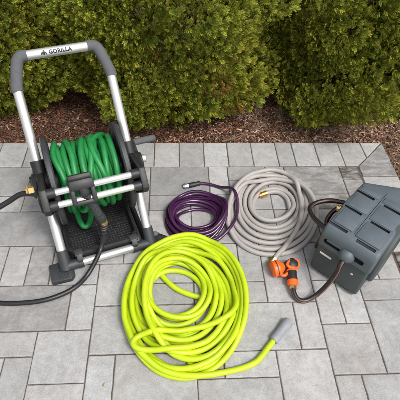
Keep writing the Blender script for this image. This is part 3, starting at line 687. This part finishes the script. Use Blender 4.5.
b = MB(); b.tube(pur, .076, 12); p1 = b.build('garden_hose', MT['purple'], None, origin=tuple(P(195, 218))); tag(p1, 'thin dark purple hose in a tight glossy coil', 'garden hose', 'hoses coiled on the paving')
for at in (0, 1):
    end_fit(pur, at, .1, [(-.55, .10), (-.5, .125), (-.3, .12), (-.28, .135), (.05, .135), (.08, .12)], 'end_grip', MT['blk'], p1)
    end_fit(pur, at, .1, [(.06, .11), (.1, .11), (.1, .17), (.3, .17), (.3, .12), (.36, .12)], 'coupling', MT['chrome'], p1, 10)
# lime
A_ = dict(A=(154, 272, 203, 315), B=(150, 267, 208, 321), C=(145, 262, 214, 331), D=(140, 258, 221, 338), E=(135, 254, 228, 346), F=(130, 248, 236, 354), G=(126, 244, 241, 371), H=(124.5, 241, 244, 376))
A_['I'] = (137, 250, 232, 350); A_['J'] = (128, 252, 224, 342); A_['K'] = (147, 246, 240, 360)
s1 = px_wobble(spiral_px([A_[k] for k in 'EIACHDKBF'], .2, 1, 36, -.04), 1.6, 6, 17)
hair = [(236, 304), (232.5, 315), (223, 323), (207, 328.5), (184, 332.5), (162, 335.5), (147, 338), (138, 341.2), (133.8, 346), (135.8, 350.8), (143, 353.2), (156, 353.4), (172, 352.4), (188, 350.2)]
s2 = px_wobble(spiral_px([A_[k] for k in 'IAJBCKFGH'], 1.5, -1, 36, .80), 1.6, 9, 17)
chord = [(168, 279), (172, 285), (180, 290), (190, 294), (203, 296.5), (218, 302), (226, 312)]
lm = [(187.5, 352), (188.5, 359), (194, 365), (205, 363), (217, 350), (226, 335), (229, 318)] + s1[2:-1]
tail = [(136, 348.5), (148, 361), (162, 370.5), (180, 375.5), (200, 376), (222, 372), (243, 367), (256, 361), (262, 355), (268, 347), (275, 338)]
ch = hose_xy([(146, 258), (156, 268), (166, 279), (177, 288), (191, 294), (206, 298), (221, 306), (229, 322), (226, 342)], .07); chp = np.column_stack([ch, np.full(len(ch), .115)])
n1 = len(hose_xy(lm, .06)); n2 = len(hose_xy(lm + hair, .06))
lxy = hose_xy(lm + hair + s2[2:] + tail, .06); n3 = len(lxy)
lime = drape(lxy, .108, 4.2, obstacles=np.vstack([np.column_stack([chp, np.full(len(chp), .115)]), np.column_stack([pur, np.full(len(pur), .076)])]), stiff=1.8, squash=.78, late=[(n1 - 34, n2 + 4)])
b = MB(); b.tube(lime, .109, 14); b.tube(chp, .109, 14); l1 = b.build('garden_hose', MT['lime'], None, origin=tuple(P(182, 310))); tag(l1, 'bright lime green thick hose heaped in loose overlapping loops', 'garden hose', 'hoses coiled on the paving')
end_fit(lime, 1, .1, [(-.1, .16), (0, .19), (.1, .185), (.35, .178), (.62, .19), (.75, .205), (.95, .21), (.98, .195), (.98, .16), (.6, .15)], 'end_sleeve', MT['sleeve'], l1, 20)
end_fit(lime, 0, .1, [(-.05, .15), (.14, .15), (.14, .13), (.26, .13), (.26, .165), (.34, .165)], 'coupling', MT['blk'], l1)

# ------------------------------------------------------------------ retractable reel box
BXX, BYY, BPSI, BW, BH, BL = 11.77, 3.841, -.765, 2.16, 2.93, 3.75
cb, sb = math.cos(BPSI), math.sin(BPSI)
def Q(a, b, z): return np.array([BXX + cb * a - sb * b, BYY + sb * a + cb * b, z])
QA = np.array([cb, sb, 0]); QB = np.array([-sb, cb, 0])
box = empty('retractable_hose_reel', (BXX, BYY, 0)); tag(box, 'dark slate plastic retractable reel box standing at the right edge of the paving', 'hose reel')
def boolean(obj, cut_mb, mat):
    c = cut_mb.build('cut', mat, None); m = obj.modifiers.new('b', 'BOOLEAN'); m.operation = 'DIFFERENCE'; m.solver = 'EXACT'; m.object = c
    if obj.parent: c.parent = obj.parent; c.location = -Vector(obj.parent.location)
    try: m.material_mode = 'TRANSFER'
    except Exception: pass
    bpy.context.view_layer.update(); me = bpy.data.meshes.new_from_object(obj.evaluated_get(bpy.context.evaluated_depsgraph_get()))
    if len(me.polygons) < len(obj.data.polygons):
        print('BOOLEAN FALLBACK'); m.solver = 'FAST'; bpy.context.view_layer.update(); me = bpy.data.meshes.new_from_object(obj.evaluated_get(bpy.context.evaluated_depsgraph_get()))
    obj.modifiers.clear(); obj.data = me; me.name = obj.name; bpy.data.objects.remove(c); me.shade_smooth(); me.set_sharp_from_angle(angle=R(35))
SIDE = frame((BXX, BYY, 0), QB, UZ, QA)      # local x = depth, y = height, z = width
def bulge(b):        # the back swells towards the right-hand side
    for v in b.v:
        d = v[:, :2] - np.array([BXX, BYY]); a_ = d @ QA[:2]; b_ = d @ QB[:2]
        k = np.clip((b_ - 2.9) / .5, 0, 1) * .95 * (np.clip(a_, -1.1, .55) + 1.1) * .85
        v[:, :2] += k[:, None] * QB[:2]
    return b
# lower body, rounded in side view, slightly tucked under the cover
b = MB(); b.prism([(.02, .36), (.10, .12), (.36, .0), (3.1, .0), (3.36, .3), (3.40, 1.9), (.05, 1.9)], SIDE, -1.09, 1.11, .1, seg=3); bulge(b); body = b.build('body', MT['casing2'], box)
# cover with the wide rounded shoulders
b = MB(); b.prism([(-.02, 1.78), (-.02, 2.52), (.07, 2.76), (.26, 2.90), (1.3, 2.95), (2.85, 2.95), (3.3, 2.87), (3.55, 2.6), (3.59, 1.78)], SIDE, -1.11, 1.16, .115, seg=3)
bulge(b); cov = b.build('top_cover', MT['casing'], box)
cut = MB()
for bb, ln in ((.36, .80), (1.5, .80), (2.6, .80)):
    cut.boxm(lambda v, bb=bb: Q(-.68 + v[0], bb + v[1], 2.93 + v[2]), (ln, .13, .16), .02)
for bb in (.20, 1.34, 2.50): cut.boxm(lambda v, bb=bb: Q(.54 + v[0], bb + .08 + v[1], 2.93 + v[2]), (.8, .13, .16), .02)
cut.boxm(lambda v: Q(-.06 + v[0], 1.85 + v[1], 2.96 + v[2]), (.022, 3.1, .10))
cut.boxm(lambda v: Q(-.05 + v[0], v[1], 2.24 + v[2]), (1.72, .36, .27), .1, 3)
boolean(cov, cut, MT['slot'])
for a0_, a1_, spans in ((-.97, -.14, ((.47, 1.40), (1.60, 2.50), (2.70, 3.02))), (.02, 1.01, ((.39, 1.32), (1.52, 2.48), (2.68, 3.05)))):
    for b0_, b1_ in spans:
        b = MB(); b.boxm(lambda v: Q((a0_ + a1_) / 2 + v[0], (b0_ + b1_) / 2 + v[1], 2.918 + (.012 if b0_ > 1 else 0) + v[2]), (a1_ - a0_, b1_ - b0_, .11), .03, 2); b.build('lid_panel', MT['casing'], box)
for s in (-1, 1):       # shallow round drum covers on the two sides
    b = MB(); b.lathe(Q(s * 1.03, 1.88, 1.50), QA * s, [(o_ * (1 if s > 0 else .35), r_) for o_, r_ in [(0, 1.46), (.20, 1.46), (.28, 1.40), (.30, 1.30), (.30, 1.1), (.2, 1.0), (.2, .5), (.28, .42), (.28, .05)]], 56); b.build('side_disc', MT['casing2'], box)
# roller bar in the slot, hose guide dome, marks and foot
b = MB(); b.tube([Q(-.78, .06, 2.30), Q(.1, .06, 2.30)], .09, 12); b.build('guide_roller', MT['casing'], box)
dome = Q(.12, -.06, 2.10); dd_ = unit(-QB * .8 - UZ * .55)
b = MB(); prof = [(-.22, .30)] + [(.3 * math.sin(t) - .08, .33 * math.cos(t)) for t in np.linspace(0, 1.15, 7)] + [(.16, .135), (.1, .12)]
b.lathe(dome, dd_, prof, 24); b.build('hose_stop', MT['casing'], box)
b = MB(); b.boxm(lambda v: Q(-.62 + v[0], .03 + v[1], 1.40 + v[2]), (.52, .05, .085), .01); b.build('label_strip', MT['pale'], box)
b = MB(); b.lathe(Q(.60, .085, 1.28), -QB, [(-.06, .055), (.05, .055), (.055, .04)], 14); b.build('label_dot', MT['pale'], box)
for a_ in (-.55, .55): b = MB(); b.boxm(lambda v: Q(a_ + v[0], .42 + v[1], .06 + v[2]), (.4, .5, .12), .03); b.build('foot', MT['slot'], box)

STR = [1 if j in (2, 9, 15) else 0 for j in range(20)]
h0 = dome + dd_ * .1
lp = [h0, h0 + dd_ * .3, P(337, 272, 1.55), P(328, 284, .85), P(319, 293, .36), P(310, 299, .16), P(303, 301, .125), P(297, 298.5, .15), P(294, 293, .22), P(293, 288.5, .27)]
p = resample(catmull(lp, .05), .06); b = MB(); b.tube(p, .102, 20, stripe=STR); oh = b.build('reel_hose', [MT['rub'], MT['stripe']], None, origin=tuple(P(310, 299)))
tag(oh, 'short black hose with orange stripes drooping from the reel box to the spray nozzle', 'hose')
fit = Q(-1.10, 2.62, 1.5); fe = P(337.5, 208.5, 1.5)
lp = [Q(-1.02, 3.3, 1.5), P(352, 205, 1.45), P(343, 202.5, 1.4), P(329, 200.5, 1.35), P(316, 203, 1.3), P(309.8, 208, 1.3), P(312.5, 216, 1.3), P(320, 224, 1.3), P(327, 230, 1.25), Q(-1.27, .85, 1.0), Q(-1.28, .75, .7), Q(-1.32, 1.1, .55), P(326.3, 227, .8), P(327, 220, 1.0), P(331, 213.5, 1.25), P(335, 210, 1.42), fe]
p = resample(catmull(lp, .05), .06); b = MB(); b.tube(p, .105, 20, stripe=STR); fh = b.build('feed_hose', [MT['rub'], MT['stripe']], None, origin=tuple(P(330, 215, 1.)))
tag(fh, 'black hose with thin orange stripes looping out behind the left side of the reel box', 'hose')
b = MB(); b.lathe(fit, fe - fit, [(-.1, .15), (.16, .15), (.16, .19), (.36, .19), (.36, .14), (.46, .14)], 8); off_child(b, 'coupling', MT['brass'], fh)

# ------------------------------------------------------------------ spray nozzle
nz = empty('spray_nozzle', tuple(P(286, 270))); tag(nz, 'orange and black spray nozzle lying on its side by the reel box', 'spray nozzle')
h0 = P(272, 269.5, .33); h1 = P(297, 263, .40); ax = unit(h1 - h0); Lh = np.linalg.norm(h1 - h0)
b = MB(); b.lathe(h0, ax, [(-.03, .12), (-.02, .28), (.03, .345), (.12, .36), (.16, .35), (.165, .32)], 28); b.lathe(h0, ax, [(.2, .35), (.22, .355), (.3, .34), (.46, .22), (.52, .16), (.56, .15)], 28); b.build('spray_head', MT['orange'], nz)
b = MB(); b.lathe(h0, ax, [(.15, .33), (.22, .33)], 24); b.lathe(h0, ax, [(.5, .15), (.6, .17), (.7, .22), (.95, .23), (Lh - .1, .2), (Lh, .12)], 20); b.build('barrel', MT['blk'], nz)
k0 = P(291.5, 268, .36); k1 = P(293, 285.5, .27); kx = unit(k1 - k0); Lk = np.linalg.norm(k1 - k0)
b = MB(); b.lathe(k0, kx, [(0, .17), (.12, .2), (.2, .205), (.35, .195), (.52, .215), (Lk - .22, .21)], 20); b.build('grip', MT['blk'], nz)
b = MB(); b.lathe(k0, kx, [(Lk - .24, .2), (Lk - .2, .24), (Lk - .05, .23), (Lk, .17)], 22)
b.build('grip_ring', MT['orange'], nz)
b = MB(); b.lathe(k0, kx, [(.08, .19), (.11, .225), (.15, .225), (.18, .2)], 22); b.build('grip_ring', MT['orange'], nz)
b = MB(); b.lathe(k0, kx, [(Lk - .02, .13), (Lk + .06, .13), (Lk + .06, .15), (Lk + .16, .15), (Lk + .17, .12)], 8); b.build('coupling', MT['brass'], nz)
# orange top trim: a loop over the back of the barrel, and the trigger guard below
tp = [P(287, 264, .60), P(290, 260.5, .58), P(295.5, 259.8, .54), P(298.6, 263, .48), P(297.5, 266.8, .44), P(294, 267.6, .5), P(289, 266.6, .58), P(287, 264, .60)]
b = MB(); b.tube(catmull(tp, .04), .062, 12); b.build('valve_lever', MT['orange'], nz)
b = MB(); cq = P(292.8, 263.2, .56); b.lathe(cq, np.array([.1, -.25, 1.]), [(-.34, .2), (-.1, .25), (.0, .235), (.05, .16), (.07, .02)], 20); b.build('valve_body', MT['blk'], nz)
tp = [P(281, 271, .34), P(281.5, 274.5, .34), P(284.5, 275.5, .34), P(288, 273, .34)]
b = MB(); b.tube(catmull(tp, .04), .07, 10); b.build('trigger', MT['orange'], nz)

# ------------------------------------------------------------------ small litter
b = MB(); o = P(103.6, 385, .012); lf = [(.4 * x_, .55 * y_, z_) for x_, y_, z_ in [(-.16, 0, 0), (-.05, .05, .02), (.1, .04, .015), (.2, 0, .03), (.1, -.03, .03), (-.05, -.045, .01)]]
an = 1.1; b.add([o + np.array([x * math.cos(an) - y * math.sin(an), x * math.sin(an) + y * math.cos(an), z]) for x, y, z in lf] + [o + np.array([x * math.cos(an) - y * math.sin(an), x * math.sin(an) + y * math.cos(an), z + .006]) for x, y, z in lf],
    [(5, 4, 3, 2, 1, 0), (6, 7, 8, 9, 10, 11)] + [(k, (k + 1) % 6, 6 + (k + 1) % 6, 6 + k) for k in range(6)])
tag(b.build('fallen_leaf', MT['litter'], None, origin=tuple(o)), 'tiny fallen green leaf on the paving in front of the lime hose', 'leaf')
tp = [P(222, 140.5, 0), P(234, 138, 0), P(246, 133.5, 0), P(254, 132, 0)]
tp = [np.array([q[0], q[1], float(soil_z(np.array(q[0]), np.array(q[1]))) + .2]) for q in tp]
b = MB(); pp = catmull(tp, .1); b.tube(pp, np.linspace(.06, .03, len(pp)), 8); b.tube(catmull([pp[6], pp[6] + np.array([.4, .3, .1]), pp[6] + np.array([.9, .4, .08])], .1), .03, 6)
tag(b.build('twig', MT['bark'], None, origin=tuple(tp[1])), 'dry brown twig lying on the mulch behind the paving', 'twig')
